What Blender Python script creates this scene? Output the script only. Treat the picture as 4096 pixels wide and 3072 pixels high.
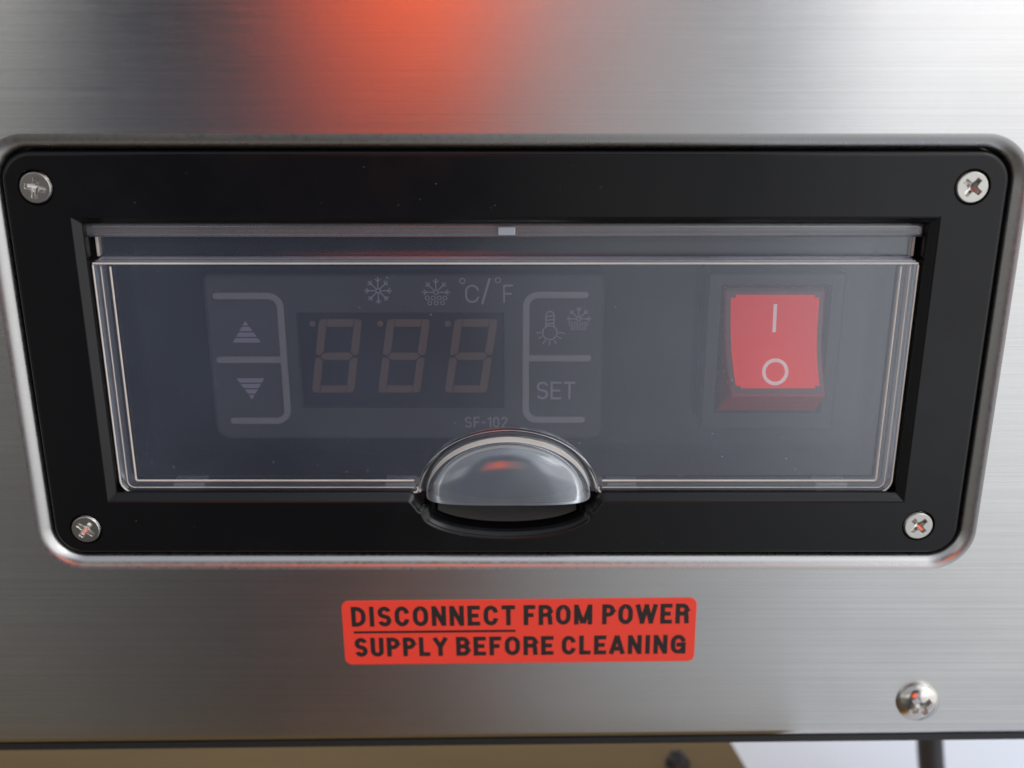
import bpy, bmesh, math, random
from mathutils import Matrix, Vector
random.seed(7)
for o in list(bpy.data.objects): bpy.data.objects.remove(o)
sc = bpy.context.scene
COL = sc.collection
S = 0.001                      # everything below is measured in millimetres

# ------------------------------------------------------------------ camera
TH = math.radians(19.5)
D = 212.0
cam_d = bpy.data.cameras.new('camera')
cam = bpy.data.objects.new('camera', cam_d); COL.objects.link(cam)
cam.location = (0, -D*math.cos(TH)*S, D*math.sin(TH)*S)
cam.rotation_euler = (math.radians(90) - TH, 0, 0)
cam_d.sensor_width = 36; cam_d.lens = 39.42
cam_d.clip_start = 0.01; cam_d.clip_end = 50
cam_d.dof.use_dof = True
cam_d.dof.focus_distance = 0.213
cam_d.dof.aperture_fstop = 8.5
sc.camera = cam

# ------------------------------------------------------------------ world: the surroundings as soft light
W = bpy.data.worlds.new('World'); sc.world = W; W.use_nodes = True
nt = W.node_tree; nt.nodes.clear()
def N(t, **k):
    n = nt.nodes.new(t)
    for a, b in k.items(): setattr(n, a, b)
    return n
def math_(op, a, b=None, c=None):
    n = N('ShaderNodeMath', operation=op)
    for i, v in enumerate((a, b, c)):
        if v is None: continue
        if isinstance(v, (int, float)): n.inputs[i].default_value = v
        else: nt.links.new(v, n.inputs[i])
    return n.outputs[0]
def smooth(v, a, b):
    n = N('ShaderNodeMapRange', interpolation_type='SMOOTHSTEP')
    nt.links.new(v, n.inputs[0]); n.inputs[1].default_value = a; n.inputs[2].default_value = b
    return n.outputs[0]
def ramp(v, a, b, stops):
    m = N('ShaderNodeMapRange'); nt.links.new(v, m.inputs[0])
    m.inputs[1].default_value = a; m.inputs[2].default_value = b
    r = N('ShaderNodeValToRGB'); nt.links.new(m.outputs[0], r.inputs[0])
    els = r.color_ramp.elements
    while len(els) > 1: els.remove(els[-1])
    for i, (p, c) in enumerate(stops):
        p = (p - a) / (b - a)
        e = els[0] if i == 0 else els.new(p)
        e.position = p; e.color = (*c, 1)
    return r.outputs[0]
def mix(f, a, b):
    n = N('ShaderNodeMix', data_type='RGBA')
    if isinstance(f, (int, float)): n.inputs[0].default_value = f
    else: nt.links.new(f, n.inputs[0])
    for s, v in ((6, a), (7, b)):
        if isinstance(v, tuple): n.inputs[s].default_value = (*v, 1)
        else: nt.links.new(v, n.inputs[s])
    return n.outputs[2]
tc = N('ShaderNodeTexCoord'); sp = N('ShaderNodeSeparateXYZ')
nt.links.new(tc.outputs['Generated'], sp.inputs[0])
X, Y, Z = sp.outputs
az = math_('MULTIPLY', math_('ARCTAN2', X, math_('MULTIPLY', Y, -1.0)), 57.2958)
el = math_('MULTIPLY', math_('ARCSINE', Z), 57.2958)
# what stands around the bench at eye height: grey wall, dark clothing, an orange garment, bright open side
band = ramp(az, -60, 60, [(-50, (.7,.7,.7)), (-25, (1.15,1.15,1.13)), (-22.5, (.62,.62,.63)), (-20, (.055,.058,.065)), (-15, (.07,.062,.066)),
    (-12, (.20,.13,.115)), (-10.8, (.85,.18,.11)), (-8.8, (2.1,.26,.10)), (-7, (2.0,.23,.08)), (-5, (3.1,.38,.07)), (-2.0, (2.9,.34,.08)), (-1.0, (1.8,.33,.18)), (.8, (1.15,.46,.39)), (3, (1.0,.52,.48)),
    (6.5, (.74,.52,.51)), (8.5, (.48,.46,.49)), (12, (.52,.54,.59)), (14.2, (.74,.75,.82)), (16.8, (1.9,1.9,1.98)), (24, (2.1,2.1,2.13)), (45, (1.8,1.8,1.8))])
low = ramp(az, -60, 60, [(-50, (.13,.125,.115)), (-24, (.11,.104,.095)), (-12, (.066,.057,.050)), (-4, (.13,.115,.108)),
    (3, (.27,.272,.275)), (12, (.44,.45,.465)), (18, (.55,.57,.60)), (45, (.58,.60,.62))])
sky = ramp(az, -180, 180, [(-120, (.95,.97,1.0)), (-60, (.5,.52,.55)), (-15, (.66,.69,.76)), (20, (1.2,1.25,1.33)), (50, (1.5,1.55,1.62)), (120, (1.1,1.13,1.2))])
back = (.75,.78,.84)
horizon = mix(smooth(math_('ABSOLUTE', az), 75, 100), band, back)
mid = ramp(az, -60, 60, [(-50, (.26,.255,.24)), (-25, (.17,.168,.16)), (-20, (.10,.108,.13)), (-12, (.07,.076,.098)), (-3, (.10,.10,.11)), (.5, (.26,.27,.28)),
    (5, (.42,.44,.45)), (12, (.56,.58,.60)), (18, (1.05,1.08,1.12)), (45, (1.4,1.4,1.4))])
mid = mix(smooth(math_('ABSOLUTE', az), 75, 100), mid, back)
c = mix(smooth(el, -30, -18), low, mid)
c = mix(smooth(el, -4.5, 3), c, horizon)
tall = math_('MULTIPLY', smooth(az, -24, -17), math_('SUBTRACT', 1.0, smooth(az, 4, 16)))      # whoever stands there blocks the sky higher up
upper = ramp(az, -60, 60, [(-50, (.5,.5,.51)), (-24, (.5,.5,.51)), (-19, (.05,.05,.055)), (0, (.09,.085,.085)), (8, (.25,.25,.28)), (14, (.4,.4,.45)), (17, (1.8,1.8,1.85)), (45, (1.9,1.9,1.9))])
upper = mix(smooth(math_('ABSOLUTE', az), 75, 100), upper, back)
c = mix(smooth(el, 13, 20), c, upper)
start = math_('ADD', math_('MULTIPLY', tall, 10.0), 24.0)
c = mix(smooth(math_('SUBTRACT', el, start), 0, 14), c, sky)
bg = N('ShaderNodeBackground'); nt.links.new(c, bg.inputs[0]); bg.inputs[1].default_value = 1.0
out = N('ShaderNodeOutputWorld'); nt.links.new(bg.outputs[0], out.inputs[0])

# a large soft window-like lamp, up and to the right
ld = bpy.data.lights.new('window_light', 'AREA'); lo = bpy.data.objects.new('window_light', ld); COL.objects.link(lo)
ld.shape = 'RECTANGLE'; ld.size = 1.2; ld.size_y = 0.9; ld.energy = 9; ld.color = (1, .99, .97)
lo.location = (1.5, -1.1, 1.6)
lo.rotation_euler = (Vector((0, 0, 0)) - Vector(lo.location)).to_track_quat('-Z', 'Y').to_euler()

sc.view_settings.view_transform = 'Standard'; sc.view_settings.look = 'None'
sc.view_settings.exposure = 0; sc.view_settings.gamma = 1
sc.view_settings.use_curve_mapping = False
sc.cycles.use_denoising = True
sc.cycles.transparent_max_bounces = 24
sc.cycles.max_bounces = 10
sc.cycles.sample_clamp_indirect = 6

# ------------------------------------------------------------------ materials
def newmat(name):
    m = bpy.data.materials.new(name); m.use_nodes = True
    return m, m.node_tree, m.node_tree.nodes['Principled BSDF']
def tex(t, kind, scale, stretch=(1,1,1), detail=4, coord='Object', rough=.6):
    c = t.nodes.new('ShaderNodeTexCoord'); mp = t.nodes.new('ShaderNodeMapping')
    mp.inputs['Scale'].default_value = stretch
    t.links.new(c.outputs[coord], mp.inputs[0])
    n = t.nodes.new(kind); n.inputs['Scale'].default_value = scale
    if kind == 'ShaderNodeTexNoise': n.inputs['Detail'].default_value = detail; n.inputs['Roughness'].default_value = rough
    t.links.new(mp.outputs[0], n.inputs['Vector'])
    return n
def maprange(t, src, a, b, c, d):
    n = t.nodes.new('ShaderNodeMapRange'); t.links.new(src, n.inputs[0])
    for i, v in enumerate((a, b, c, d)): n.inputs[i+1].default_value = v
    return n.outputs[0]
def bump(t, b, src, strength, dist):
    n = t.nodes.new('ShaderNodeBump'); n.inputs['Strength'].default_value = strength; n.inputs['Distance'].default_value = dist
    t.links.new(src, n.inputs['Height']); t.links.new(n.outputs[0], b.inputs['Normal'])
    return n
def plain(name, col, rough=.4, metal=0, grain=0, spec=.5):
    m, t, b = newmat(name)
    b.inputs['Base Color'].default_value = (*col, 1); b.inputs['Roughness'].default_value = rough
    b.inputs['Metallic'].default_value = metal; b.inputs['Specular IOR Level'].default_value = spec
    n = tex(t, 'ShaderNodeTexNoise', 900)
    t.links.new(maprange(t, n.outputs[0], .3, .7, max(.02, rough*.85), min(1, rough*1.15)), b.inputs['Roughness'])
    if grain: bump(t, b, tex(t, 'ShaderNodeTexNoise', 2500).outputs[0], grain, .00005)
    return m

def brushed_steel():
    m, t, b = newmat('brushed_stainless_steel')
    b.inputs['Metallic'].default_value = 1
    b.inputs['Anisotropic'].default_value = .95
    b.inputs['Anisotropic Rotation'].default_value = .25
    tg = t.nodes.new('ShaderNodeTangent'); tg.direction_type = 'UV_MAP'; tg.uv_map = 'UVMap'
    t.links.new(tg.outputs[0], b.inputs['Tangent'])
    fine = tex(t, 'ShaderNodeTexNoise', 45, (.1, 1, 85), 8, rough=.7)
    mid = tex(t, 'ShaderNodeTexNoise', 14, (.25, 1, 60), 5)
    blotch = tex(t, 'ShaderNodeTexNoise', 26, (1, 1, 2.2), 4)
    add = t.nodes.new('ShaderNodeMath'); add.operation = 'ADD'
    t.links.new(fine.outputs[0], add.inputs[0]); t.links.new(mid.outputs[0], add.inputs[1])
    smear = tex(t, 'ShaderNodeTexNoise', 17, (1, 1, 1.7), 7, rough=.65)
    ra = t.nodes.new('ShaderNodeMath'); ra.operation = 'ADD'
    t.links.new(maprange(t, add.outputs[0], .6, 1.4, .125, .19), ra.inputs[0])
    t.links.new(maprange(t, smear.outputs[0], .40, .70, 0, .05), ra.inputs[1])
    t.links.new(ra.outputs[0], b.inputs['Roughness'])
    r = t.nodes.new('ShaderNodeValToRGB')
    r.color_ramp.elements[0].position = .25; r.color_ramp.elements[0].color = (.595,.585,.57,1)
    r.color_ramp.elements[1].position = .67; r.color_ramp.elements[1].color = (.68,.675,.67,1)
    t.links.new(fine.outputs[0], r.inputs[0])
    mx = t.nodes.new('ShaderNodeMix'); mx.data_type = 'RGBA'; mx.blend_type = 'MULTIPLY'
    t.links.new(maprange(t, blotch.outputs[0], .35, .65, .0, .16), mx.inputs[0])
    t.links.new(r.outputs[0], mx.inputs[6]); mx.inputs[7].default_value = (.72,.72,.74,1)
    # small smudges and pits
    pit = tex(t, 'ShaderNodeTexNoise', 150, (1, 1, 1.6), 3)
    mx2 = t.nodes.new('ShaderNodeMix'); mx2.data_type = 'RGBA'; mx2.blend_type = 'MULTIPLY'
    t.links.new(maprange(t, pit.outputs[0], .745, .785, 0, .6), mx2.inputs[0])
    t.links.new(mx.outputs[2], mx2.inputs[6]); mx2.inputs[7].default_value = (.45,.36,.25,1)
    t.links.new(mx2.outputs[2], b.inputs['Base Color'])
    bump(t, b, fine.outputs[0], .15, .00008)
    return m
STEEL = brushed_steel()
LIP = plain('pressed_steel_lip', (.47,.465,.46), .30, 1, .1)
SCREW = plain('nickel_screw', (.56,.54,.51), .17, 1, .1)
def satin_black():
    m = plain('black_satin_plastic', (.004,.004,.0048), .13, 0, .03, .34); t = m.node_tree; b = t.nodes['Principled BSDF']
    n = tex(t, 'ShaderNodeTexNoise', 38, (1, 1, 1), 6, rough=.7)
    t.links.new(maprange(t, n.outputs[0], .35, .68, .09, .26), b.inputs['Roughness'])
    return m
BLACK = satin_black()
NOTCH_SHEEN = plain('grey_notch_sheen', (.085,.082,.077), .6, 0, .3)  # grey tone painted for the reflection inside the finger notch
CAVITY = plain('black_moulded_plastic', (.012,.013,.016), .35, 0, .1)
FACE = plain('charcoal_keypad_plastic', (.078,.085,.096), .5, 0, .2, .15)
RIDGE = plain('grey_keypad_ridge', (.29,.305,.33), .45, 0, 0, .2)
PRINT = plain('lavender_print', (.32,.32,.43), .6)
DISPLAY = plain('dark_display_window', (.006,.006,.016), .35)
SEGMENT = plain('unlit_brown_segment', (.15,.10,.078), .5)
SWBLACK = plain('switch_bezel_plastic', (.022,.024,.026), .4, 0, .1)
WHITE = plain('white_print', (.9,.88,.88), .5)
LIT_WHITE = plain('white_print_lit_from_behind', (.95,.93,.93), .5)
LIT_WHITE.node_tree.nodes['Principled BSDF'].inputs['Emission Color'].default_value = (1, .8, .8, 1)
LIT_WHITE.node_tree.nodes['Principled BSDF'].inputs['Emission Strength'].default_value = .16
INK = plain('black_ink', (.012,.008,.008), .55)
RED = plain('red_vinyl', (.82,.052,.028), .42, 0, .05)
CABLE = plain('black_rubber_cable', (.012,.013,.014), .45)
DUST = plain('dust_speck', (.6,.6,.6), .9)

def rocker_red():
    m, t, b = newmat('red_rocker_lens')
    b.inputs['Base Color'].default_value = (.9,.035,.02,1)
    w = tex(t, 'ShaderNodeTexWave', 330, (1, 1, 1)); w.wave_type = 'BANDS'; w.bands_direction = 'X'
    w2 = tex(t, 'ShaderNodeTexWave', 330, (1, 1, 1)); w2.wave_type = 'BANDS'; w2.bands_direction = 'Z'
    ad = t.nodes.new('ShaderNodeMath'); ad.operation = 'MULTIPLY'
    t.links.new(w.outputs[1], ad.inputs[0]); t.links.new(w2.outputs[1], ad.inputs[1])
    r = t.nodes.new('ShaderNodeValToRGB')
    r.color_ramp.elements[0].color = (.93,.018,.012,1); r.color_ramp.elements[1].color = (.95,.03,.02,1)
    t.links.new(ad.outputs[0], r.inputs[0]); t.links.new(r.outputs[0], b.inputs['Base Color'])
    b.inputs['Emission Color'].default_value = (1, .05, .035, 1); b.inputs['Emission Strength'].default_value = .2   # switched on: its neon glows
    b.inputs['Roughness'].default_value = .35; b.inputs['Specular IOR Level'].default_value = .2
    bump(t, b, ad.outputs[0], .08, .00005)
    return m
LENS = rocker_red()
ROCKER_SIDE = plain('dark_red_translucent_plastic', (.42,.022,.03), .25)
ROCKER_RIM = plain('smoky_red_clear_rim', (.16,.06,.062), .2)

def clear(name, haze, tint=(.95,.96,.97), gloss=.08, rough=.12, col=(.62,.66,.72)):
    """slightly milky clear plastic: passes light straight through, scatters a little, reflects a little"""
    m, t, b = newmat(name); t.nodes.remove(b)
    o = t.nodes['Material Output']
    tr = t.nodes.new('ShaderNodeBsdfTransparent'); tr.inputs[0].default_value = (*tint, 1)
    df = t.nodes.new('ShaderNodeBsdfDiffuse'); df.inputs[0].default_value = (*col, 1)
    tl = t.nodes.new('ShaderNodeBsdfTranslucent'); tl.inputs[0].default_value = (*col, 1)
    m0 = t.nodes.new('ShaderNodeMixShader'); m0.inputs[0].default_value = .3
    t.links.new(df.outputs[0], m0.inputs[1]); t.links.new(tl.outputs[0], m0.inputs[2])
    gl = t.nodes.new('ShaderNodeBsdfGlossy'); gl.inputs['Roughness'].default_value = rough; gl.inputs[0].default_value = (.95,.97,1,1)
    m1 = t.nodes.new('ShaderNodeMixShader'); t.links.new(tr.outputs[0], m1.inputs[1]); t.links.new(m0.outputs[0], m1.inputs[2])
    n = tex(t, 'ShaderNodeTexNoise', 40, (1,1,1), 3)
    t.links.new(maprange(t, n.outputs[0], .3, .7, haze*.75, haze*1.25), m1.inputs[0])
    lw = t.nodes.new('ShaderNodeFresnel'); lw.inputs[0].default_value = 1.45
    ad = t.nodes.new('ShaderNodeMath'); ad.operation = 'ADD'; ad.inputs[1].default_value = gloss
    t.links.new(lw.outputs[0], ad.inputs[0])
    m2 = t.nodes.new('ShaderNodeMixShader'); t.links.new(ad.outputs[0], m2.inputs[0])
    t.links.new(m1.outputs[0], m2.inputs[1]); t.links.new(gl.outputs[0], m2.inputs[2])
    t.links.new(m2.outputs[0], o.inputs[0])
    return m
COVER = clear('milky_clear_plastic', .066, (.99,.992,.995), gloss=.045, rough=.05, col=(.38,.47,.68))
WALL = clear('milky_clear_wall', .75, gloss=.05, col=(.72,.78,.86))
TOPWALL = clear('milky_top_wall_sheen', .5, gloss=.06, rough=.25, col=(.72,.68,.76))  # milky wall; pinkish paleness stands in for sky reflected on its top
FROST_GLOW = clear('frosted_edge_glow', .85, gloss=.05, rough=.3, col=(.92,.84,.75))  # frosted edge; extra paleness stands in for light piped through the plastic
LINE = clear('moulded_step_line', .8, gloss=.05, rough=.3, col=(.90,.80,.70))
RAIL = clear('milky_clear_rail', .18, gloss=.06, rough=.2)
DOME = clear('clear_grip_plastic', .17, gloss=.05, rough=.1, col=(.50,.57,.68))

def wood():
    m, t, b = newmat('brown_board')
    n = tex(t, 'ShaderNodeTexNoise', 9, (1, 9, 1), 6)
    r = t.nodes.new('ShaderNodeValToRGB')
    r.color_ramp.elements[0].position = .3; r.color_ramp.elements[0].color = (.12,.07,.018,1)
    r.color_ramp.elements[1].position = .7; r.color_ramp.elements[1].color = (.165,.10,.028,1)
    t.links.new(n.outputs[0], r.inputs[0])
    t.links.new(r.outputs[0], b.inputs['Base Color']); b.inputs['Roughness'].default_value = .7
    return m
BOARD = wood()
BOARD_EDGE = plain('orange_cut_edge', (.50,.26,.07), .7)
KNOT = plain('dark_knot', (.02,.014,.012), .6)
FLOOR = plain('pale_blue_white_floor', (.72,.77,.86), .5)

# ------------------------------------------------------------------ helpers
def tag(o, label=None, cat=None, group=None, kind=None):
    for k, v in (('label', label), ('category', cat), ('group', group), ('kind', kind)):
        if v: o[k] = v
    return o
def obj(name, bm, mats, parent=None, smooth=True, angle=35):
    me = bpy.data.meshes.new(name)
    bmesh.ops.recalc_face_normals(bm, faces=bm.faces)
    bm.transform(Matrix.Scale(S, 4))
    bm.to_mesh(me); bm.free()
    for m in (mats if isinstance(mats, (list, tuple)) else [mats]): me.materials.append(m)
    if smooth:
        me.polygons.foreach_set('use_smooth', [True]*len(me.polygons))
        try: me.set_sharp_from_angle(angle=math.radians(angle))
        except Exception: pass
        for p in me.polygons:
            if abs(p.normal.y) > .99995: p.use_smooth = False          # flat faces stay truly flat
    o = bpy.data.objects.new(name, me); COL.objects.link(o)
    if parent:
        o.parent = parent
        if parent.type == 'EMPTY': o.location = -Vector(parent.location)
    return o
def empty(name, x, y, z, parent=None):
    o = bpy.data.objects.new(name, None); COL.objects.link(o)
    o.empty_display_size = .01
    o.location = (x*S, y*S, z*S)
    return o
def arc(cx, cz, rx, rz, a0, a1, n):
    return [(cx + rx*math.cos(math.radians(a0+(a1-a0)*i/n)), cz + rz*math.sin(math.radians(a0+(a1-a0)*i/n))) for i in range(n+1)]
def rrect(x0, x1, z0, z1, r, n=10):
    if isinstance(r, (int, float)): r = (r,)*4           # corners: bottom left, bottom right, top right, top left
    p = []
    for (cx, cz, a, q) in ((x0, z0, 180, r[0]), (x1, z0, 270, r[1]), (x1, z1, 0, r[2]), (x0, z1, 90, r[3])):
        sx = 1 if cx == x0 else -1; sz = 1 if cz == z0 else -1
        if q <= 0: p.append((cx, cz))
        else: p += arc(cx+sx*q, cz+sz*q, q, q, a, a+90, n)
    return p
def offset(poly, d):
    """grow (d > 0) or shrink a counter-clockwise outline"""
    n = len(poly); res = []
    for i in range(n):
        p0, p1, p2 = Vector(poly[i-1]), Vector(poly[i]), Vector(poly[(i+1) % n])
        a = (p1-p0); b = (p2-p1)
        if a.length < 1e-6: a = b
        if b.length < 1e-6: b = a
        a.normalize(); b.normalize()
        na = Vector((a.y, -a.x)); nb = Vector((b.y, -b.x))
        m = na + nb
        if m.length < 1e-6: m = na
        m.normalize()
        k = max(.45, m.dot(na))
        res.append(tuple(p1 + m*(d/k)))
    return res
def ring(bm, poly, y):
    return [bm.verts.new((x, y, z)) for x, z in poly]
def bridge(bm, a, b, mi=0):
    n = len(a); fs = []
    for i in range(n):
        j = (i+1) % n
        f = bm.faces.new((a[i], a[j], b[j], b[i])); f.material_index = mi; fs.append(f)
    return fs
def loft(bm, rings, mi=0):
    for a, b in zip(rings, rings[1:]): bridge(bm, a, b, mi)
def fill(bm, rings, mi=0):
    es = []
    for r in rings:
        for i in range(len(r)):
            e = bm.edges.get((r[i], r[(i+1) % len(r)])) or bm.edges.new((r[i], r[(i+1) % len(r)]))
            es.append(e)
    g = bmesh.ops.triangle_fill(bm, edges=es, use_beauty=True, use_dissolve=False)
    for f in g['geom']:
        if isinstance(f, bmesh.types.BMFace): f.material_index = mi
def plate(bm, poly, yf, yb, bev=0, mi=0, edge_mi=None, closed_back=True):
    """solid slab of the outline, front at yf, back at yb, with a rounded front rim"""
    e = mi if edge_mi is None else edge_mi
    rings = []
    if bev:
        for k in range(4):
            t = math.radians(90*k/3)
            rings.append(ring(bm, offset(poly, -bev*(1-math.sin(t))), yf + bev*(1-math.cos(t))))
    else: rings.append(ring(bm, poly, yf))
    rings.append(ring(bm, poly, yb))
    loft(bm, rings, e)
    fill(bm, [rings[0]], mi)
    if closed_back: fill(bm, [rings[-1]], mi)
def box(bm, x0, x1, y0, y1, z0, z1, bev=0, mi=0):
    g = bmesh.ops.create_cube(bm, size=1)
    vs = g['verts']
    for v in vs:
        v.co = Vector(((x0+x1)/2 + v.co.x*(x1-x0), (y0+y1)/2 + v.co.y*(y1-y0), (z0+z1)/2 + v.co.z*(z1-z0)))
    fs = set(f for v in vs for f in v.link_faces)
    if bev:
        es = list(set(e for v in vs for e in v.link_edges))
        r = bmesh.ops.bevel(bm, geom=es, offset=bev, segments=3, affect='EDGES', profile=.5)
        for f in r['faces']: f.material_index = mi
    for f in fs:
        if f.is_valid: f.material_index = mi
def stroke(pts, w):
    """outline of a round-ended stroke through pts"""
    h = w/2; L = []; R = []
    V = [Vector(p) for p in pts]
    for i, p in enumerate(V):
        if i == 0: t = V[1]-V[0]
        elif i == len(V)-1: t = V[-1]-V[-2]
        else: t = (V[i]-V[i-1]).normalized() + (V[i+1]-V[i]).normalized()
        t.normalize(); nrm = Vector((-t.y, t.x))
        k = 1 if i in (0, len(V)-1) else max(.5, nrm.dot(Vector((-(V[i]-V[i-1]).normalized().y, (V[i]-V[i-1]).normalized().x))))
        L.append(p + nrm*h/k); R.append(p - nrm*h/k)
    def cap(c, fr, n=6):
        v = fr - c; res = []
        for k in range(1, n):
            a = -math.pi*k/n
            res.append(c + Vector((v.x*math.cos(a)-v.y*math.sin(a), v.x*math.sin(a)+v.y*math.cos(a))))
        return res
    out = L + cap(V[-1], L[-1]) + R[::-1] + cap(V[0], R[0])
    return [tuple(p) for p in out][::-1]
_lv = [0]
def mark(bm, poly, y, mi=0):
    """thin printed patch; each one sits a hair above the last so that none share a plane"""
    _lv[0] = (_lv[0] + 1) % 12
    yy = y - .02 - .003*_lv[0]
    a = ring(bm, poly, yy); b = ring(bm, poly, y + .02)
    loft(bm, [a, b], mi); fill(bm, [a], mi)
def hoop(bm, cx, cz, r, w, y, n=20, mi=0, rz=None):
    _lv[0] = (_lv[0] + 1) % 12
    rz = rz or r
    yy = y - .02 - .003*_lv[0]
    o = ring(bm, arc(cx, cz, r+w/2, rz+w/2, 0, 360, n)[:-1], yy); i = ring(bm, arc(cx, cz, r-w/2, rz-w/2, 0, 360, n)[:-1], yy)
    bridge(bm, o, i, mi)
GW = dict(I=.20, M=.74, W=.86, L=.46, F=.47, E=.49, T=.52, O=.60, C=.57, G=.60, N=.56, D=.56, S=.52, P=.53, R=.56, B=.55, U=.54, Y=.58, A=.60)
GW.update({'1': .30, '0': .48, '2': .48, '-': .28, ' ': .25})
def ribbon(pts, w, ext=0):
    V = [Vector(p) for p in pts]
    V[0] = V[0] + (V[0]-V[1]).normalized()*ext; V[-1] = V[-1] + (V[-1]-V[-2]).normalized()*ext
    L = []; R = []
    for i, p in enumerate(V):
        a = (V[i]-V[i-1]).normalized() if i else (V[1]-V[0]).normalized()
        b = (V[i+1]-V[i]).normalized() if i < len(V)-1 else a
        na = Vector((-a.y, a.x)); nb = Vector((-b.y, b.x)); m = (na+nb)
        if m.length < 1e-5: m = na
        m.normalize(); k = max(.55, m.dot(na))
        L.append(tuple(p + m*w/2/k)); R.append(tuple(p - m*w/2/k))
    return R + L[::-1]
def glyph(ch, x0, x1, z0, z1, t):
    """list of (points, end extension) on the centre lines of the strokes of a capital letter"""
    h = t/2; a, b, c, d = x0+h, x1-h, z0+h, z1-h; m = (a+b)/2; q = (c+d)/2
    r = min((b-a)/2, (d-c)/2)
    v = max(r, (d-c)*.37)
    def bowl(z_lo, z_hi, xa, xb):
        rr = min((z_hi-z_lo)/2, (xb-xa)*.75)
        return [(xa, z_hi)] + arc(xb-rr, z_hi-rr, rr, rr, 90, 0, 7) + arc(xb-rr, z_lo+rr, rr, rr, 0, -90, 7) + [(xa, z_lo)]
    if ch == 'E': return [([(a, c), (a, d)], h), ([(a, d), (b, d)], h), ([(a, q+.02*t), (b-.08*(b-a), q)], h*.6), ([(a, c), (b, c)], h)]
    if ch == 'F': return [([(a, c), (a, d)], h), ([(a, d), (b, d)], h), ([(a, q), (b-.12*(b-a), q)], h*.6)]
    if ch == 'L': return [([(a, c), (a, d)], h), ([(a, c), (b, c)], h)]
    if ch == 'T': return [([(a, d), (b, d)], h), ([(m, c), (m, d)], h)]
    if ch == 'I': return [([(m, c), (m, d)], h)]
    if ch == 'N': return [([(a, c), (a, d)], h), ([(b, c), (b, d)], h), ([(a+.1*t, d+.1*t), (b-.1*t, c-.1*t)], 0)]
    if ch == 'M': return [([(a, c), (a, d)], h), ([(b, c), (b, d)], h), ([(a+.05*t, d), (m-.12*t, c-.1*t)], .1*t), ([(b-.05*t, d), (m+.12*t, c-.1*t)], .1*t)]
    if ch == 'W':
        w = x1-x0
        return [([(a-.1*t, d), (x0+.29*w, c)], h*.8), ([(x0+.29*w, c), (m, d)], h*.8), ([(m, d), (x1-.29*w, c)], h*.8), ([(x1-.29*w, c), (b+.1*t, d)], h*.8)]
    if ch == 'A': return [([(a-.05*t, c), (m-.12*t, d)], h*.9), ([(b+.05*t, c), (m+.12*t, d)], h*.9), ([(a+.22*(b-a), c+.24*(d-c)), (b-.22*(b-a), c+.24*(d-c))], 0)]
    if ch == 'Y': return [([(a-.05*t, d), (m, q-.05*t)], h*.8), ([(b+.05*t, d), (m, q-.05*t)], h*.8), ([(m, c), (m, q)], h)]
    if ch == 'D': return [([(a, c), (a, d)], h), (bowl(c, d, a, b), 0)]
    if ch == 'P': return [([(a, c), (a, d)], h), (bowl(q-.1*t, d, a, b), 0)]
    if ch == 'R': return [([(a, c), (a, d)], h), (bowl(q, d, a, b), 0), ([(m, q)] + arc(b-.55*r-.05*t, q-.5*r, .5*r, .5*r, 90, 0, 5) + [(b, c)], h*.9)]
    if ch == 'B': return [([(a, c), (a, d)], h), (bowl(q, d, a, b-.06*(b-a)), 0), (bowl(c, q, a, b), 0)]
    if ch == 'U': return [([(a, d)] + arc(m, c+r, r, r, 180, 360, 12) + [(b, d)], h)]
    if ch in 'O0':
        p = arc(m, d-v, r, v, 90, 0, 8) + arc(m, c+v, r, v, 0, -180, 14) + arc(m, d-v, r, v, 180, 90, 8)
        return [(p, .03*t)]
    if ch == 'C': return [(arc(m, d-v, r, v, 8, 180, 14) + arc(m, c+v, r, v, 180, 352, 14), 0)]
    if ch == 'G': return [(arc(m, d-v, r, v, 8, 180, 14) + arc(m, c+v, r, v, 180, 340, 13), 0), ([(m+.1*t, q-.1*t), (b, q-.1*t)], h), ([(b, q), (b, c)], h)]
    if ch == 'S':
        rz = (d-c)/4
        return [(arc(m, d-rz, r, rz, 15, 90, 6) + arc(m, d-rz, r, rz, 105, 235, 9) + [(m, q)] + arc(m, c+rz, r, rz, 55, -75, 9) + arc(m, c+rz, r, rz, -90, -165, 6), 0)]
    if ch == '2': return [(arc(m, d-r, r, r, 170, -30, 12) + [(a, c)], 0), ([(a, c), (b, c)], h)]
    if ch == '1': return [([(b, c), (b, d)], h), ([(b, d-.1*t), (a-.2*t, d-1.3*t)], 0)]
    if ch == '-': return [([(a, q-.2*t), (b, q-.2*t)], h)]
    return []
def text(bm, body, x0, x1, z0, z1, y, t, tilt=0, origin=(0, 0), gap=.11):
    """capitals drawn stroke by stroke into the measured box of the word"""
    tot = sum(GW[ch] for ch in body) + gap*(len(body)-1); k = (x1-x0)/tot; x = x0
    for ch in body:
        w = GW[ch]*k
        for pts, ext in glyph(ch, x, x+w, z0, z1, t):
            mark(bm, rot_poly(ribbon(pts, t, ext), tilt, origin), y)
        x += w + gap*k
def rot_poly(p, t, c):
    return [(c[0]+(x-c[0])*math.cos(t)-(z-c[1])*math.sin(t), c[1]+(x-c[0])*math.sin(t)+(z-c[1])*math.cos(t)) for x, z in p]

# ================================================================== the cabinet
cab = empty('display_cabinet', 0, 30, -82)
tag(cab, 'brushed stainless steel cabinet with a black framed control window and red warning label', 'cabinet')
CX = -1.15
BX0, BX1, BZ0, BZ1 = -91.2, 88.9, -36.4, 43.4       # black frame
OUT = rrect(BX0, BX1, BZ0, BZ1, 5.6, 14)

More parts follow.
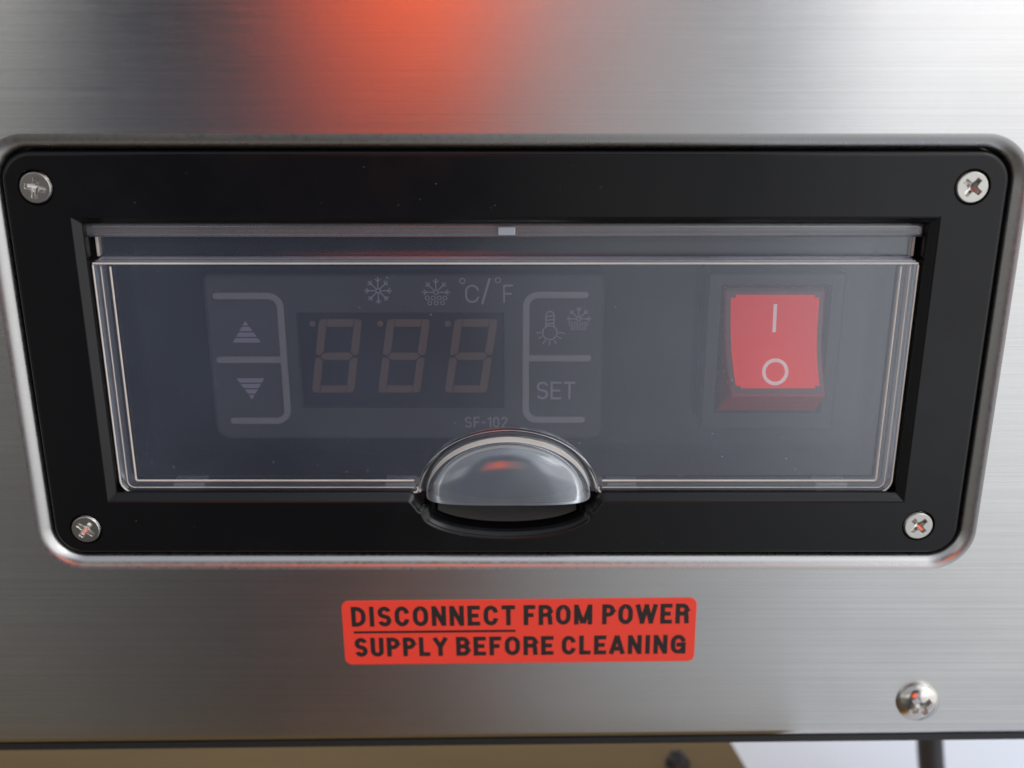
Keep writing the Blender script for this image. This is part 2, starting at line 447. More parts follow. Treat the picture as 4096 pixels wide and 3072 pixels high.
# ---- steel front with a pressed, rounded recess for the frame
bm = bmesh.new()
zb = lambda x: -78.75 + .0130*x                      # lower edge is a touch out of level
xs = [-170, 170]
rings = []
R = 2.9
for k in range(9):
    t = math.radians(90*k/8)
    rings.append(ring(bm, offset(OUT, .25 + R*(1-math.sin(t))), R*(1-math.cos(t))))
rings.append(ring(bm, offset(OUT, .25), 7.0))
rings.append(ring(bm, offset(OUT, -3.0), 7.01))
loft(bm, rings, 1)
outer = ring(bm, [(-170, zb(-170)), (170, zb(170)), (170, 170), (-170, 170)], 0)
fill(bm, [rings[0], outer])
# bent lower edge, bottom, back and sides
prof = [(R2*(1-math.cos(a)) , -R2*math.sin(a)) for R2 in (1.9,) for a in [math.radians(90*k/6) for k in range(1, 7)]] + [(14, -1.9)]
prev = [outer[0], outer[1]]
for (dy, dz) in prof:
    cur = [bm.verts.new((x, dy, zb(x)+dz)) for x in xs]
    bm.faces.new((prev[0], prev[1], cur[1], cur[0])); prev = cur
bk = [bm.verts.new((x, 30, zb(x)-1.9+6)) for x in xs]
up = [bm.verts.new((x, 14, zb(x)-1.9+6)) for x in xs]
bm.faces.new((prev[0], prev[1], up[1], up[0])); bm.faces.new((up[0], up[1], bk[1], bk[0]))
tb = [bm.verts.new((x, 30, 170)) for x in xs]
bm.faces.new((bk[0], bk[1], tb[1], tb[0])); bm.faces.new((tb[0], tb[1], outer[2], outer[3]))
panel = obj('front_panel', bm, [STEEL, LIP], cab, angle=40)
uv = panel.data.uv_layers.new(name='UVMap')
for l in panel.data.loops:
    co = panel.data.vertices[l.vertex_index].co
    uv.data[l.index].uv = (co.x, co.z - co.y*.7)

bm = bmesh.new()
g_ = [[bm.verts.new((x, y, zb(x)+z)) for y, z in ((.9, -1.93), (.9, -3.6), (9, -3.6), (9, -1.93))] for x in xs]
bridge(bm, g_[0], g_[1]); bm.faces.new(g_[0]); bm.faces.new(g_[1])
obj('lower_dark_strip', bm, CABLE, cab, smooth=False)  # black strip that draws the dark line under the panel edge

# ---- screws: heightfield heads with a cross recess
def screw_mesh(name, r, dome, proud, lw, ll, rot, rec):
    bm = bmesh.new()
    nr, na = 64, 144
    ca, sa = math.cos(math.radians(rot)), math.sin(math.radians(rot))
    def sst(t): t = max(0, min(1, t)); return t*t*(3-2*t)
    def h(x, z):
        q = math.hypot(x, z)/r
        base = proud + dome*math.sqrt(max(0, 1-q*q*.98))
        rim = sst((1-q)/.10)
        base = base - .35*(1-rim)*(1 if dome == 0 else .3)
        u, w = x*ca+z*sa, -x*sa+z*ca
        s = .11
        fl = lw + .22*max(0, 1 - max(abs(u), abs(w))/(ll*.6))
        ins = max(min((fl-abs(u))/s, (ll-abs(w))/s), min((fl-abs(w))/s, (ll-abs(u))/s), (lw*1.75-math.hypot(u, w))/s)
        dep = rec*(1 - .45*min(1, math.hypot(u, w)/ll))
        return base - dep*sst(ins/1.4+.2)
    c = bm.verts.new((0, -h(0, 0), 0)); prev = None
    for i in range(1, nr+1):
        q = r*i/nr
        cur = []
        for k in range(na):
            a = 2*math.pi*k/na; x, z = q*math.cos(a), q*math.sin(a)
            cur.append(bm.verts.new((x, -h(x, z), z)))
        if prev is None:
            for k in range(na): bm.faces.new((c, cur[k], cur[(k+1) % na]))
        else: bridge(bm, prev, cur)
        prev = cur
    low = [bm.verts.new((v.co.x*.9, 1.2, v.co.z*.9)) for v in prev]
    bridge(bm, prev, low)
    return bm
SCREWS = [(-85.3, 36.9, 12), (82.4, 37.0, 38), (-84.9, -31.1, 38), (80.9, -30.3, 47)]

# ---- black frame
def inner_outline():
    x0, x1, z0, z1 = -79.9, 77.5, -25.2, 31.7
    p = [(x0, z1), (x0, z0)]
    c = -1.0
    # finger notch
    n = 40
    pts = []
    for i in range(n+1):
        u = -1 + 2*i/n
        x = 17.6*u
        pts.append((c + x, z0 - (2.6 + 5.4*math.sqrt(max(0, 1 - (abs(u)/1.12)**2)) - 2.4) if abs(u) < .999 else z0 - 2.6))
    left = [(c-19.7+2.6*k/9, z0-1.3*(1-math.cos(math.pi*k/9))) for k in range(0, 9)]
    arc_ = [(c + 17.0*math.sin(math.radians(a)), z0 - 2.6 - 5.5*(math.cos(math.radians(a*.92))-math.cos(math.radians(90*.92)))/(1-math.cos(math.radians(90*.92)))) for a in range(-90, 91, 4)]
    right = [(2*c-x, z) for x, z in left[::-1]]
    p += left + arc_ + right + [(x1, z0), (x1, z1)]
    return p
INN = inner_outline()
bm = bmesh.new()
fy = 1.0
outs = []
for k in range(6):
    t = math.radians(90*k/5)
    outs.append(ring(bm, offset(OUT, -.8*(1-math.sin(t))), fy + .8*(1-math.cos(t))))
outs.append(ring(bm, OUT, 6.9))
loft(bm, outs)
ins = [ring(bm, INN, fy)]
for (d, y) in ((.12, .03), (.30, .15), (.45, .35), (.75, .62), (1.15, .95), (1.5, 1.3), (1.62, 1.5), (1.66, 1.8)):
    ins.append(ring(bm, offset(INN, -d), fy + y))
ins.append(ring(bm, offset(INN, -1.7), 8))
ins.append(ring(bm, offset(INN, -1.72), 15))
loft(bm, ins)
fill(bm, [ins[-1]])
holes = []
for x, z, _ in SCREWS:
    a = ring(bm, arc(x, z, 3.3, 3.3, 0, 360, 32)[:-1], fy); b = ring(bm, arc(x, z, 3.1, 3.1, 0, 360, 32)[:-1], fy+.5)
    c_ = ring(bm, arc(x, z, 2.6, 2.6, 0, 360, 32)[:-1], fy+1.4)
    bridge(bm, a, b); bridge(bm, b, c_); fill(bm, [c_]); holes.append(a)
fill(bm, [outs[0], ins[0]] + holes)
frame = obj('control_frame', bm, BLACK, cab, angle=38)
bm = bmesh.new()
pad = [p for p in offset(INN, -1.95) if p[1] < -28.6 and abs(p[0]+1) < 15]  # added crescent strip; its lighter grey imitates a reflection in the notch
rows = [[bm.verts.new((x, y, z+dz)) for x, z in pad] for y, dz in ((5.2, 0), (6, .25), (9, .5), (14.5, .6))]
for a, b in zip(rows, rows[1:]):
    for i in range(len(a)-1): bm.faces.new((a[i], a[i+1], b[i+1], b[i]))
obj('notch_sheen_strip', bm, NOTCH_SHEEN, frame)
frame['label'] = 'glossy black plastic frame with rounded corners and a finger notch'
first = None
for x, z, rot in SCREWS:
    if first is None:
        s = obj('screw', screw_mesh('screw', 2.95, 0, .12, .46, 1.85, 0, 1.5), SCREW, frame, angle=180); first = s
    else:
        s = first.copy(); COL.objects.link(s); s.parent = frame
    s.location = (x*S, fy*S, z*S); s.rotation_euler = (random.uniform(-.015, .015), math.radians(rot), random.uniform(-.015, .015))

# pan head screw straight in the steel
s = obj('panel_screw', screw_mesh('screw', 4.45, 2.2, .25, .62, 2.3, 35, 1.5), SCREW, cab, angle=180)
s.location = Vector((85.2*S, 0, -70.6*S)) - Vector(cab.location)
s['label'] = 'domed cross-head screw in the steel near the lower edge'

# ---- warning label
TILT = .0115; SC = (1.45, -53.75)
bm = bmesh.new()
plate(bm, rot_poly(rrect(-34.6, 37.6, -61.25, -46.3, 1.5, 8), TILT, SC), -.14, -.005, .04)
sticker = obj('warning_label', bm, RED, cab)
sticker['label'] = 'red label reading DISCONNECT FROM POWER SUPPLY BEFORE CLEANING'
bm = bmesh.new()
def lx(X): return -36.2+ (X-165)*.04133    # measured along the label
def word(s, X0, X1, z0, z1): text(bm, s, lx(X0), lx(X1), z0, z1, -.145, .92, tilt=TILT, origin=SC, gap=.14)
word('DISCONNECT', 249, 1057, -52.25, -47.62); word('FROM', 1100, 1438, -52.25, -47.62); word('POWER', 1487, 1915, -52.25, -47.62)
word('SUPPLY', 257, 718, -59.37, -54.9); word('BEFORE', 762, 1247, -59.37, -54.9); word('CLEANING', 1288, 1905, -59.37, -54.9)
_p = rot_poly([(lx(256), -53.82), (lx(1058), -53.82), (lx(1058), -53.32), (lx(256), -53.32)], TILT, SC)
mark(bm, _p, -.15)
obj('lettering', bm, INK, sticker, smooth=False)

# ---- controller behind the cover
CF = 9.0
bm = bmesh.new()
disp = rrect(-41.8, -1.5, -8.3, 11.5, .4, 3)
o = rrect(-59.4, 17.9, -15.1, 19.0, (3, 2.2, 1.5, 1.5), 8)
r0 = [ring(bm, offset(o, -.9*(1-math.sin(math.radians(a)))), CF+.9*(1-math.cos(math.radians(a)))) for a in (0, 22, 45, 67, 90)] + [ring(bm, offset(o, .15), 15)]
loft(bm, r0)
d0 = [ring(bm, disp, CF), ring(bm, offset(disp, -.35), CF+1.1)]
loft(bm, d0); fill(bm, [r0[0], d0[0]])
ctrl = obj('temperature_controller', bm, FACE, cab)
ctrl['label'] = 'charcoal digital thermostat face behind the clear cover'
bm = bmesh.new()
plate(bm, offset(disp, -.2), CF+.95, CF+3)
dwin = obj('display_window', bm, DISPLAY, ctrl)
# three unlit digits
def digit(xt, xb, w):
    """xt / xb: left edge at the top and at the bottom"""
    bm = bmesh.new()
    zt, zb_ = 9.85, -5.3; H = zt - zb_; y = CF+.94; t = 1.5; g = .14
    def M(px, pz): return (xb + (xt-xb)*pz/H + px, zb_ + pz)
    def P_(l):
        p = [M(*q) for q in l]
        ar = sum(p[i-1][0]*p[i][1]-p[i][0]*p[i-1][1] for i in range(len(p)))
        mark(bm, p if ar > 0 else p[::-1], y)
    m = H/2
    P_([(.5, H), (t, H), (t, m+.85), (.75, m+.18), (0, m+.5), (0, H-.5)])
    P_([(w-.5, H), (w-t, H), (w-t, m+.85), (w-.75, m+.18), (w, m+.5), (w, H-.5)])
    P_([(.5, 0), (t, 0), (t, m-.85), (.75, m-.18), (0, m-.5), (0, .5)])
    P_([(w-.5, 0), (w-t, 0), (w-t, m-.85), (w-.75, m-.18), (w, m-.5), (w, .5)])
    P_([(t+g, H), (w-t-g, H), (w-t-g, H-t), (t+g, H-t)])
    P_([(t+g, 0), (w-t-g, 0), (w-t-g, t), (t+g, t)])
    P_([(.98, m), (t+.28, m+.75), (w-t-.28, m+.75), (w-.98, m), (w-t-.28, m-.75), (t+.28, m-.75)])
    # the decimal dot up on the left
    cx, cz = M(-1.25, H-.9)
    mark(bm, arc(cx, cz, .62, .62, 0, 360, 14)[:-1], y)
    obj('digit_segments', bm, SEGMENT, dwin, smooth=False)
for X0, X1, Xb in ((437, 710, 400), (868, 1140, 820), (1297, 1565, 1243)):
    k = .3418/10.72
    xt = -41.8 + (X0-297)*.0307; xb = -41.7 + (Xb-345)*.0322 + .2
    digit(xt, -40.15 + (Xb-400)*.0313 + .35, 8.35)
# keypad ridges
def ridge_path(xa, xc, z1, z0, r, sgn):
    """free end, corner, down, corner, free end"""
    p = [(xa, z1)]
    p += arc(xc - sgn*r, z1 - r, r, r, 90, 90-sgn*90, 8)
    p += arc(xc - sgn*r, z0 + r, r, r, -sgn*90+90-90 if False else (0 if sgn > 0 else 180), -90 if sgn > 0 else 270, 8)
    return p
def ridge(bm, pts, w, y0, y1):
    plate(bm, stroke(pts, w), y0, y1, .18)
bm = bmesh.new()
pl = ridge_path(-56.9, -44.7, 14.8, -10.9, 2.3, 1) + [(-55.6, -10.9)]
ridge(bm, pl, 1.35, CF-.30, CF+.2)
ridge(bm, [(-57.3, 1.9), (-44.9, 1.9)], 1.35, CF-.285, CF+.2)
obj('button_outline', bm, RIDGE, ctrl)
bm = bmesh.new()
pr = ridge_path(14.1, 2.7, 15.0, -10.7, 2.3, -1) + [(13.9, -10.7)]
ridge(bm, pr, 1.35, CF-.30, CF+.2)
ridge(bm, [(14.9, 2.2), (2.9, 2.2)], 1.35, CF-.285, CF+.2)
obj('button_outline', bm, RIDGE, ctrl)
# printed symbols
PY = CF
def bars(bm, cx, z0, up):
    h = .88; gap = .28
    for k in range(4):
        if up: b, t_ = z0 + (3-k)*(h+gap), z0 + (3-k)*(h+gap) + h
        else: b, t_ = z0 - (3-k)*(h+gap) - h, z0 - (3-k)*(h+gap)
        tot = 4*h + 3*gap
        def half(z): 
            f = (z0 + tot - z) if up else (z - (z0 - tot))
            return max(.03, 2.75*f/tot)
        mark(bm, [(cx-half(b), b), (cx+half(b), b), (cx+half(t_), t_), (cx-half(t_), t_)], PY)
bm = bmesh.new(); bars(bm, -51.7, 5.4, True); obj('up_arrow', bm, PRINT, ctrl, smooth=False)
bm = bmesh.new(); bars(bm, -51.6, -2.0, False); obj('down_arrow', bm, PRINT, ctrl, smooth=False)
def flake(bm, cx, cz, r, angles, w=.2):
    hoop(bm, cx, cz, r*.16, w, PY)
    for a in angles:
        a = math.radians(a); c, s = math.cos(a), math.sin(a)
        mark(bm, stroke([(cx+c*r*.22, cz+s*r*.22), (cx+c*r, cz+s*r)], w), PY)
        for q in (-1, 1):
            b = a + q*.75
            mark(bm, stroke([(cx+c*r*.68, cz+s*r*.68), (cx+c*r*.68+math.cos(b)*r*.27, cz+s*r*.68+math.sin(b)*r*.27)], w*.9), PY)
def defrost(bm, cx, cz, r):
    flake(bm, cx, cz, r, (0, 45, 90, 135, 180))
    for k in range(4): hoop(bm, cx + (k-1.5)*r*.43, cz - r*.42, r*.145, .17, PY, 12)
    for k in range(3): hoop(bm, cx + (k-1)*r*.46, cz - r*.80, r*.145, .17, PY, 12)
bm = bmesh.new(); flake(bm, -25.7, 15.8, 2.6, range(0, 360, 45)); obj('snowflake_symbol', bm, PRINT, ctrl, smooth=False)
bm = bmesh.new(); defrost(bm, -14.6, 15.5, 2.65); obj('defrost_symbol', bm, PRINT, ctrl, smooth=False)
bm = bmesh.new()
hoop(bm, -9.5, 17.75, .5, .2, PY); text(bm, 'C', -9.0, -6.3, 13.4, 17.0, PY, .36)
mark(bm, stroke([(-5.7, 13.3), (-4.3, 18.1)], .42), PY)
hoop(bm, -2.7, 17.9, .5, .2, PY); text(bm, 'F', -1.7, .2, 13.4, 17.0, PY, .36)
obj('temperature_units', bm, PRINT, ctrl, smooth=False)
bm = bmesh.new()
bx, bz = 7.35, 7.4
hoop(bm, bx, bz, 1.42, .22, PY, 24)
mark(bm, stroke([(bx-.75, bz+1.2), (bx-.8, bz+3.7), (bx-.35, bz+4.25), (bx+.35, bz+4.25), (bx+.8, bz+3.7), (bx+.75, bz+1.2)], .24), PY)
for k in range(3): mark(bm, stroke([(bx-.7, bz+1.75+k*.75), (bx+.7, bz+1.95+k*.75)], .22), PY)
for a in (0, -28, -60, -90, -120, -152, 180):
    a = math.radians(a)
    mark(bm, stroke([(bx+1.8*math.cos(a), bz+1.8*math.sin(a)), (bx+2.5*math.cos(a), bz+2.5*math.sin(a))], .2), PY)
obj('lamp_symbol', bm, PRINT, ctrl, smooth=False)
bm = bmesh.new(); defrost(bm, 12.9, 10.2, 2.35); obj('defrost_symbol', bm, PRINT, ctrl, smooth=False)
bm = bmesh.new(); text(bm, 'SET', 4.9, 12.5, -6.4, -2.7, PY, .42); obj('set_lettering', bm, PRINT, ctrl, smooth=False)
bm = bmesh.new(); text(bm, 'SF-102', -9.4, -.9, -12.4, -10.15, PY, .27, gap=.14); obj('model_lettering', bm, PRINT, ctrl, smooth=False)

# ---- rocker switch
sw = bmesh.new()
fo = rrect(37.4, 63.9, -12.6, 19.6, .8, 5); fi = rrect(40.0, 61.3, -9.0, 17.2, .3, 3)
a = [ring(sw, offset(fo, -.4), CF-.9), ring(sw, fo, CF-.4), ring(sw, fo, 15)]
b = [ring(sw, fi, CF-.9), ring(sw, offset(fi, -.3), CF-.5), ring(sw, offset(fi, -.35), 14.5)]
loft(sw, a); loft(sw, b); fill(sw, [a[0], b[0]]); fill(sw, [b[-1]])
switch = obj('power_switch', sw, SWBLACK, cab)
switch['label'] = 'black framed rocker switch with a red rocker pressed in at the top'
bm = bmesh.new()
# rocker cross-section stations from the top down: z, y of the face, left x, right x; base y is 12
st = [(16.45, 8.5, 40.6, 59.9), (15.9, 8.05, 40.7, 59.9), (12, 7.6, 40.8, 59.85), (8, 7.1, 40.95, 59.8), (4.5, 6.5, 41.2, 59.9), (1.5, 5.85, 41.6, 60.2), (-1.5, 5.15, 42.1, 60.6), (-3.75, 4.6, 42.5, 60.95)]
def face_at(z):
    for (a, b) in zip(st, st[1:]):
        if a[0] >= z >= b[0]:
            k = (a[0]-z)/(a[0]-b[0]); return [a[i]+(b[i]-a[i])*k for i in range(4)]
    return list(st[-1] if z < st[-1][0] else st[0])
rows = []
for z, y, xl, xr in st:
    k = (8.5-y)/5.0
    rows.append([bm.verts.new((40.45, 13, z-4.6*max(0, k)**2 if z < 4 else z)), bm.verts.new((xl, y+.25, z)), bm.verts.new((xl+.25, y, z)), bm.verts.new((xr-.25, y, z)), bm.verts.new((xr, y+.25, z)), bm.verts.new((60.3, 13, z-4.6*max(0, k)**2 if z < 4 else z))])
bot = [(40.5, 13, -9.0), (40.5, 8.4, -8.5), (40.9, 8.1, -8.4), (59.8, 8.1, -8.4), (60.2, 8.4, -8.5), (60.3, 13, -9.0)]
mid_ = [(40.5, 13, -8.0), (42.5, 4.8, -4.1), (42.8, 4.65, -4.25), (60.7, 4.65, -4.25), (60.95, 4.8, -4.1), (60.3, 13, -8.0)]
rows.append([bm.verts.new(p) for p in mid_]); rows.append([bm.verts.new(p) for p in bot])
for r_, (a, b) in enumerate(zip(rows, rows[1:])):
    for i in range(5):
        f = bm.faces.new((a[i], a[i+1], b[i+1], b[i])); f.material_index = 1 if (i == 2 and r_ < len(st)-1) else 0
bm.faces.new(rows[0]); bm.faces.new(rows[-1])
rk = obj('rocker', bm, [ROCKER_SIDE, ROCKER_RIM], switch, angle=25)
# red lens insert with notched corners
bm = bmesh.new()
def lens_pt(u, z):
    f = face_at(z); return (f[2] + 1.15 + (f[3]-f[2]-2.2)*u, f[1]-.06, z)
zs = [15.3, 14.75, 12, 10, 8, 6, 4.5, 3, 1.5, 0, -2.1, -2.6]
us = [0, .055] + [.055 + .89*i/8 for i in range(1, 8)] + [.945, 1]
gr = {}
for j, z in enumerate(zs):
    for i, u in enumerate(us): gr[i, j] = bm.verts.new(lens_pt(u, z))
for j in range(len(zs)-1):
    for i in range(len(us)-1):
        if j in (0, len(zs)-2) and i in (0, len(us)-2): continue
        bm.faces.new((gr[i, j], gr[i, j+1], gr[i+1, j+1], gr[i+1, j]))
for v in [v for v in bm.verts if not v.link_faces]: bm.verts.remove(v)
obj('red_lens', bm, LENS, rk)
bm = bmesh.new()
def facepatch(poly, lift):
    res = []
    for x, z in poly: res.append(bm.verts.new((x, face_at(z)[1]-lift, z)))
    return res
xi = 50.45
zz = [13.5, 12.5, 11, 9.5, 8.1]
L_ = [bm.verts.new((xi-.33, face_at(z)[1]-.13, z)) for z in zz]; R_ = [bm.verts.new((xi+.33, face_at(z)[1]-.13, z)) for z in zz]
for i in range(len(zz)-1): bm.faces.new((L_[i], L_[i+1], R_[i+1], R_[i]))
o1 = facepatch(arc(50.95, .55, 2.55, 2.55, 0, 360, 48)[:-1], .13); o2 = facepatch(arc(50.95, .55, 1.87, 1.87, 0, 360, 48)[:-1], .13)
bridge(bm, o1, o2)
obj('switch_marks', bm, LIT_WHITE, rk)

# ---- hinged clear cover
GX, GZ = -.75, -24.2                                 # middle of the finger grip
X0, X1, Z0, Z1 = -77.75, 75.35, -24.2, 23.2
YF, YB = 3.0, 7.8
def cover_outline(cut):
    p = arc(X0+3, Z0+3, 3, 3, 180, 270, 8)
    p += [(GX-cut-.3, Z0)]
    p += [(GX + cut*math.cos(math.radians(a)), GZ + .35 + cut*.77*math.sin(math.radians(a))) for a in range(180, -1, -5)]
    p += [(GX+cut+.3, Z0)]
    p += arc(X1-3, Z0+3, 3, 3, 270, 360, 8)
    p += [(X1, Z1-.8), (X1-.8, Z1), (X0+.8, Z1), (X0, Z1-.8)]
    return p
cv = bmesh.new()
plate(cv, cover_outline(17.6), YF, YF+1.1, .25, 0, 0)
cover = obj('clear_cover', cv, [COVER, FROST_GLOW], cab, angle=30)
cover['label'] = 'milky clear plastic flap over the controller and the switch'
# rim walls standing back from the face plate, with frosted edges whose piped-light glow is put into the colour
def wall_strip(bm, path, th, y0, y1):
    """wall of thickness th along an open path (list of x, z), from y0 back to y1, with frosted, glow-coloured rear edge and front line"""
    V = [Vector(p) for p in path]; A = []; B = []
    for i, p in enumerate(V):
        t = (V[min(i+1, len(V)-1)] - V[max(i-1, 0)]).normalized(); nrm = Vector((-t.y, t.x))
        A.append(p); B.append(p + nrm*th)
    def rowof(P, y): return [bm.verts.new((p.x, y, p.y)) for p in P]
    e = .5
    mids = [a.lerp(b, .5) for a, b in zip(A, B)]
    rows = [(rowof(A, y0), 1), (rowof(A, y0+e), 0), (rowof(A, y1-e), 1), (rowof([a.lerp(b, .2) for a, b in zip(A, B)], y1), 1),
            (rowof([a.lerp(b, .8) for a, b in zip(A, B)], y1), 1), (rowof(B, y1-e), 0), (rowof(B, y0), 0)]
    for (a, m), (b, _) in zip(rows, rows[1:]):
        for i in range(len(a)-1):
            bm.faces.new((a[i], a[i+1], b[i+1], b[i])).material_index = m
    for k in (0, -1):
        f = bm.faces.new([r[0][k] for r in rows]); f.material_index = 1
wy0 = YF + 1.12
leftp = [(X0, Z1-.9), (X0, 0)] + arc(X0+3, Z0+3, 3, 3, 180, 270, 8) + [(GX-20, Z0)] + [(GX-18.2, Z0+.15), (GX-17.7, Z0+.9), (GX-17.9, Z0+1.6)]
rightp = [(GX+17.9, Z0+1.6), (GX+17.7, Z0+.9), (GX+18.2, Z0+.15), (GX+20, Z0)] + arc(X1-3, Z0+3, 3, 3, 270, 360, 8) + [(X1, 0), (X1, Z1-.9)]
for path in (leftp, rightp):
    bm = bmesh.new(); wall_strip(bm, path, 1.1, wy0, YB)
    obj('cover_rim', bm, [WALL, FROST_GLOW], cover, angle=30)
# top wall seen from above
bm = bmesh.new()
box(bm, X0+.9, X1-.9, YF+1.12, 6.6, Z1-1.1, Z1-.02, .2)
obj('cover_top_wall', bm, [TOPWALL], cover)
bm = bmesh.new()
def edge_line(bm, pts, y, w):
    """thin moulded edge bead along the outline"""
    V = [Vector(p) for p in pts]
    rows = []
    for k in range(5):
        a = math.pi*k/4
        row = []
        for i, p in enumerate(V):
            t = (V[min(i+1, len(V)-1)] - V[max(i-1, 0)]).normalized(); nrm = Vector((-t.y, t.x))
            q = p + nrm*(w/2 + .5*w*math.cos(a)); row.append(bm.verts.new((q.x, y - w*.45*math.sin(a), q.y)))
        rows.append(row)
    for a, b in zip(rows, rows[1:]):
        for i in range(len(a)-1): bm.faces.new((a[i], a[i+1], b[i+1], b[i]))
for path in (leftp, rightp, [(X1-.2, Z1-.45), (X0+.2, Z1-.45)]):
    bm = bmesh.new(); edge_line(bm, path, YF+.05, .38)
    obj('edge_bead', bm, FROST_GLOW, cover, angle=60)
# step lines of the moulded rim on the face of the flap
for ins_, w_ in ((3.15, .42), (1.5, .24)):
    rad = max(.6, 3-ins_)
    lp = [(X0+ins_, Z1-1.2), (X0+ins_, 0)] + arc(X0+ins_+rad, Z0+ins_*.84+rad, rad, rad, 180, 270, 6) + [(GX-18.6, Z0+ins_*.84)]
    rp = [(GX+18.6, Z0+ins_*.84)] + arc(X1-ins_-rad, Z0+ins_*.84+rad, rad, rad, 270, 360, 6) + [(X1-ins_, 0), (X1-ins_, Z1-1.2)]
    for path in (lp, rp):
        bm = bmesh.new(); edge_line(bm, path, YF+.05, w_)
        obj('edge_bead', bm, LINE, cover, angle=60)
# neck plate and hinge rail
bm = bmesh.new()
box(bm, -77.3, 74.8, 6.0, 7.1, Z1-.6, 27.6, .15)
obj('hinge_leaf', bm, COVER, cover)
for x in (-77.3, 74.8):
    bm = bmesh.new(); box(bm, x-.25, x+.25, 5.7, 7.4, Z1+.1, 27.2, .1)
    obj('hinge_leaf_edge', bm, FROST_GLOW, cover)
bm = bmesh.new()
box(bm, -79.3, 76.0, 4.0, 7.0, 27.2, 29.9, .7)
rail = obj('hinge_rail', bm, RAIL, cover)
bm = bmesh.new()
box(bm, -2.6, .6, 3.5, 4.6, 27.7, 29.3, .2)
obj('hinge_stop', bm, WALL, rail)
bm = bmesh.new()
box(bm, -79.0, 75.7, 5.0, 6.0, 29.92, 30.1, .05)
obj('rail_edge', bm, FROST_GLOW, rail)
# catches moulded into the lower wall
for px0, px1 in ((-67.6, -61.4), (-25.3, -19.2), (19.0, 24.9), (60.6, 66.9)):
    bm = bmesh.new(); box(bm, px0, px1, wy0+.2, YB+.25, Z0+.12, Z0+1.75, .15)
    obj('catch', bm, WALL, cover)
# finger grip: bulging quarter shell, open below
bm = bmesh.new()
A_, B_, Hh = 16.2, 11.9, 6.0
NE = 3.6
rows = []
nr, na = 22, 60
def gy(r, n=NE): return YF + .3 - Hh*max(0, 1-r**n)**(1/n)
for th in (0, 1):
    rs = []
    for i in range(nr+1):
        r = math.sin(math.pi/2*i/nr)
        row = []
        for k in range(na+1):
            a = math.pi*k/na
            rr = r*(1 if not th else .93)
            x = GX + A_*rr*math.cos(a); z = GZ + .15 + B_*rr*math.sin(a)
            row.append(bm.verts.new((x, gy(r) + th*1.0, z)))
        rs.append(row)
    for i in range(nr):
        for k in range(na):
            f = bm.faces.new((rs[i][k], rs[i][k+1], rs[i+1][k+1], rs[i+1][k]))
            f.material_index = 1 if (i >= nr-2 and th == 0) else 0
    rows.append(rs)
for ends in (0, na):
    for i in range(nr):
        f = bm.faces.new((rows[0][i][ends], rows[0][i+1][ends], rows[1][i+1][ends], rows[1][i][ends])); f.material_index = 1
bmesh.ops.remove_doubles(bm, verts=bm.verts, dist=.001)
grip = obj('finger_grip', bm, [DOME, FROST_GLOW], cover, angle=50)
# collar between plate and grip
bm = bmesh.new()
def garc(q, y): return [bm.verts.new((GX + (A_+q)*math.cos(math.pi*k/na), y, GZ + .2 + (B_+q*.95)*math.sin(math.pi*k/na))) for k in range(na+1)]
rr_ = [garc(-.25, YF+.35), garc(.3, YF+.9), garc(.9, YF+.9), garc(1.5, YF+.25), garc(1.75, YF-.02)]
for a, b in zip(rr_, rr_[1:]):
    for k in range(na): bm.faces.new((a[k], a[k+1], b[k+1], b[k]))
obj('grip_collar', bm, COVER, grip, angle=60)

# dust on the flap and frame
bm = bmesh.new()
def speck(x, y, z, r):
    n = 6; c = [bm.verts.new((x + r*random.uniform(.5, 1)*math.cos(2*math.pi*k/n), y, z + r*random.uniform(.5, 1)*math.sin(2*math.pi*k/n))) for k in range(n)]
    bm.faces.new(c)
for i in range(150):
    z = random.uniform(-21, 22); z = z if random.random() < .5 else random.uniform(-21, -10)
    x = random.uniform(-74, 72)
    if (x-GX)**2/19**2 + (z-GZ)**2/15**2 < 1: continue
    speck(x, YF-.03, z, random.choice((.05, .06, .07, .09, .12)))
d = obj('dust', bm, DUST, cover, smooth=False); d['kind'] = 'stuff'

bm = bmesh.new()
for i in range(34):
    x, z = random.uniform(-89, 87), random.choice((random.uniform(33, 42), random.uniform(-35, -27)))
    speck(x, fy-.02, z, random.choice((.03, .04, .05, .06)))
d = obj('dust', bm, DUST, frame, smooth=False); d['kind'] = 'stuff'

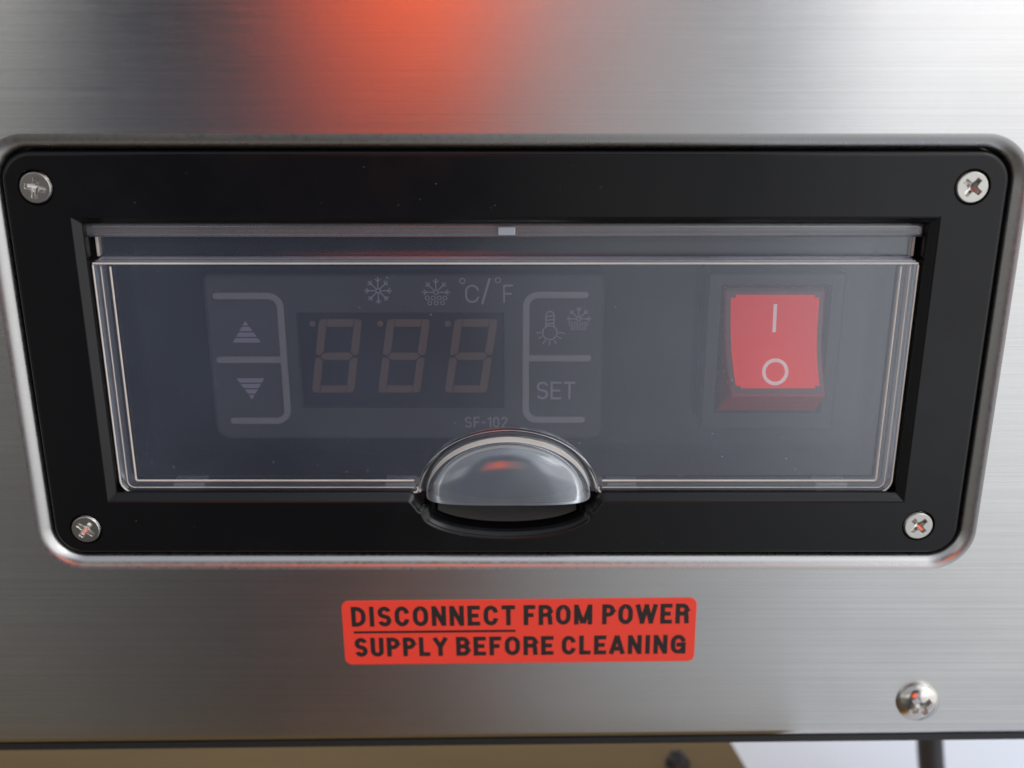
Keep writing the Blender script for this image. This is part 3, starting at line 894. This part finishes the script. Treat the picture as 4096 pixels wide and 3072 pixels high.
# ================================================================== what lies under and behind
bm = bmesh.new()
box(bm, -1800, 1800, -64, 900, -170, -150)
fl = obj('floor', bm, FLOOR); tag(fl, kind='structure', label='pale blue-white floor surface under the cabinet', cat='floor')
bm = bmesh.new()
g = bmesh.ops.create_cube(bm, size=1)
EDGE = [(-900, -45), (58+.19*85, -45), (58-.19*210, 250), (-900, 250)]
bm.free(); bm = bmesh.new()
a = [bm.verts.new((x, y, -115)) for x, y in EDGE]; b = [bm.verts.new((x, y, -149.9)) for x, y in EDGE]
bm.faces.new(a); bm.faces.new(b)
for f in bridge(bm, a, b): f.material_index = 1
board = obj('wooden_board', bm, [BOARD, BOARD_EDGE], smooth=False)
tag(board, 'brown wooden board lying under the steel cabinet, its cut edge pale orange', 'board')
bm = bmesh.new()
bmesh.ops.create_uvsphere(bm, u_segments=24, v_segments=12, radius=1, matrix=Matrix.Translation((42.0, 36.0, -115)) @ Matrix.Diagonal((2.8, 3.4, 3.0, 1)))
for v in bm.verts: v.co += Vector((random.uniform(-.5,.5), random.uniform(-.5,.5), random.uniform(-.3,.5)))
kn = obj('knot', bm, KNOT, board)
# power cable
cu = bmesh.new()
path = [Vector(p) for p in ((106.6, 44, -70), (106.6, 44, -85), (107, 43.8, -98), (108, 43, -112), (110, 38, -128), (114, 26, -143), (130, -4, -146.6), (190, -30, -146.6))]
pts = []
for i in range(len(path)-1):
    p0, p1, p2, p3 = path[max(i-1, 0)], path[i], path[i+1], path[min(i+2, len(path)-1)]
    for k in range(8):
        t = k/8
        pts.append(.5*((2*p1) + (p2-p0)*t + (2*p0-5*p1+4*p2-p3)*t*t + (3*p1-p0-3*p2+p3)*t**3))
pts.append(path[-1])
prev = None
for i, p in enumerate(pts):
    t = (pts[min(i+1, len(pts)-1)] - pts[max(i-1, 0)]).normalized()
    u = t.cross(Vector((0, 1, .3))).normalized(); v = t.cross(u)
    cur = [cu.verts.new(p + 3.3*(u*math.cos(2*math.pi*k/20) + v*math.sin(2*math.pi*k/20))) for k in range(20)]
    if prev: bridge(cu, prev, cur)
    else: cu.faces.new(cur)
    prev = cur
cu.faces.new(prev)
cb = obj('power_cable', cu, CABLE)
tag(cb, 'black round power cable hanging down behind the cabinet lower edge', 'cable')
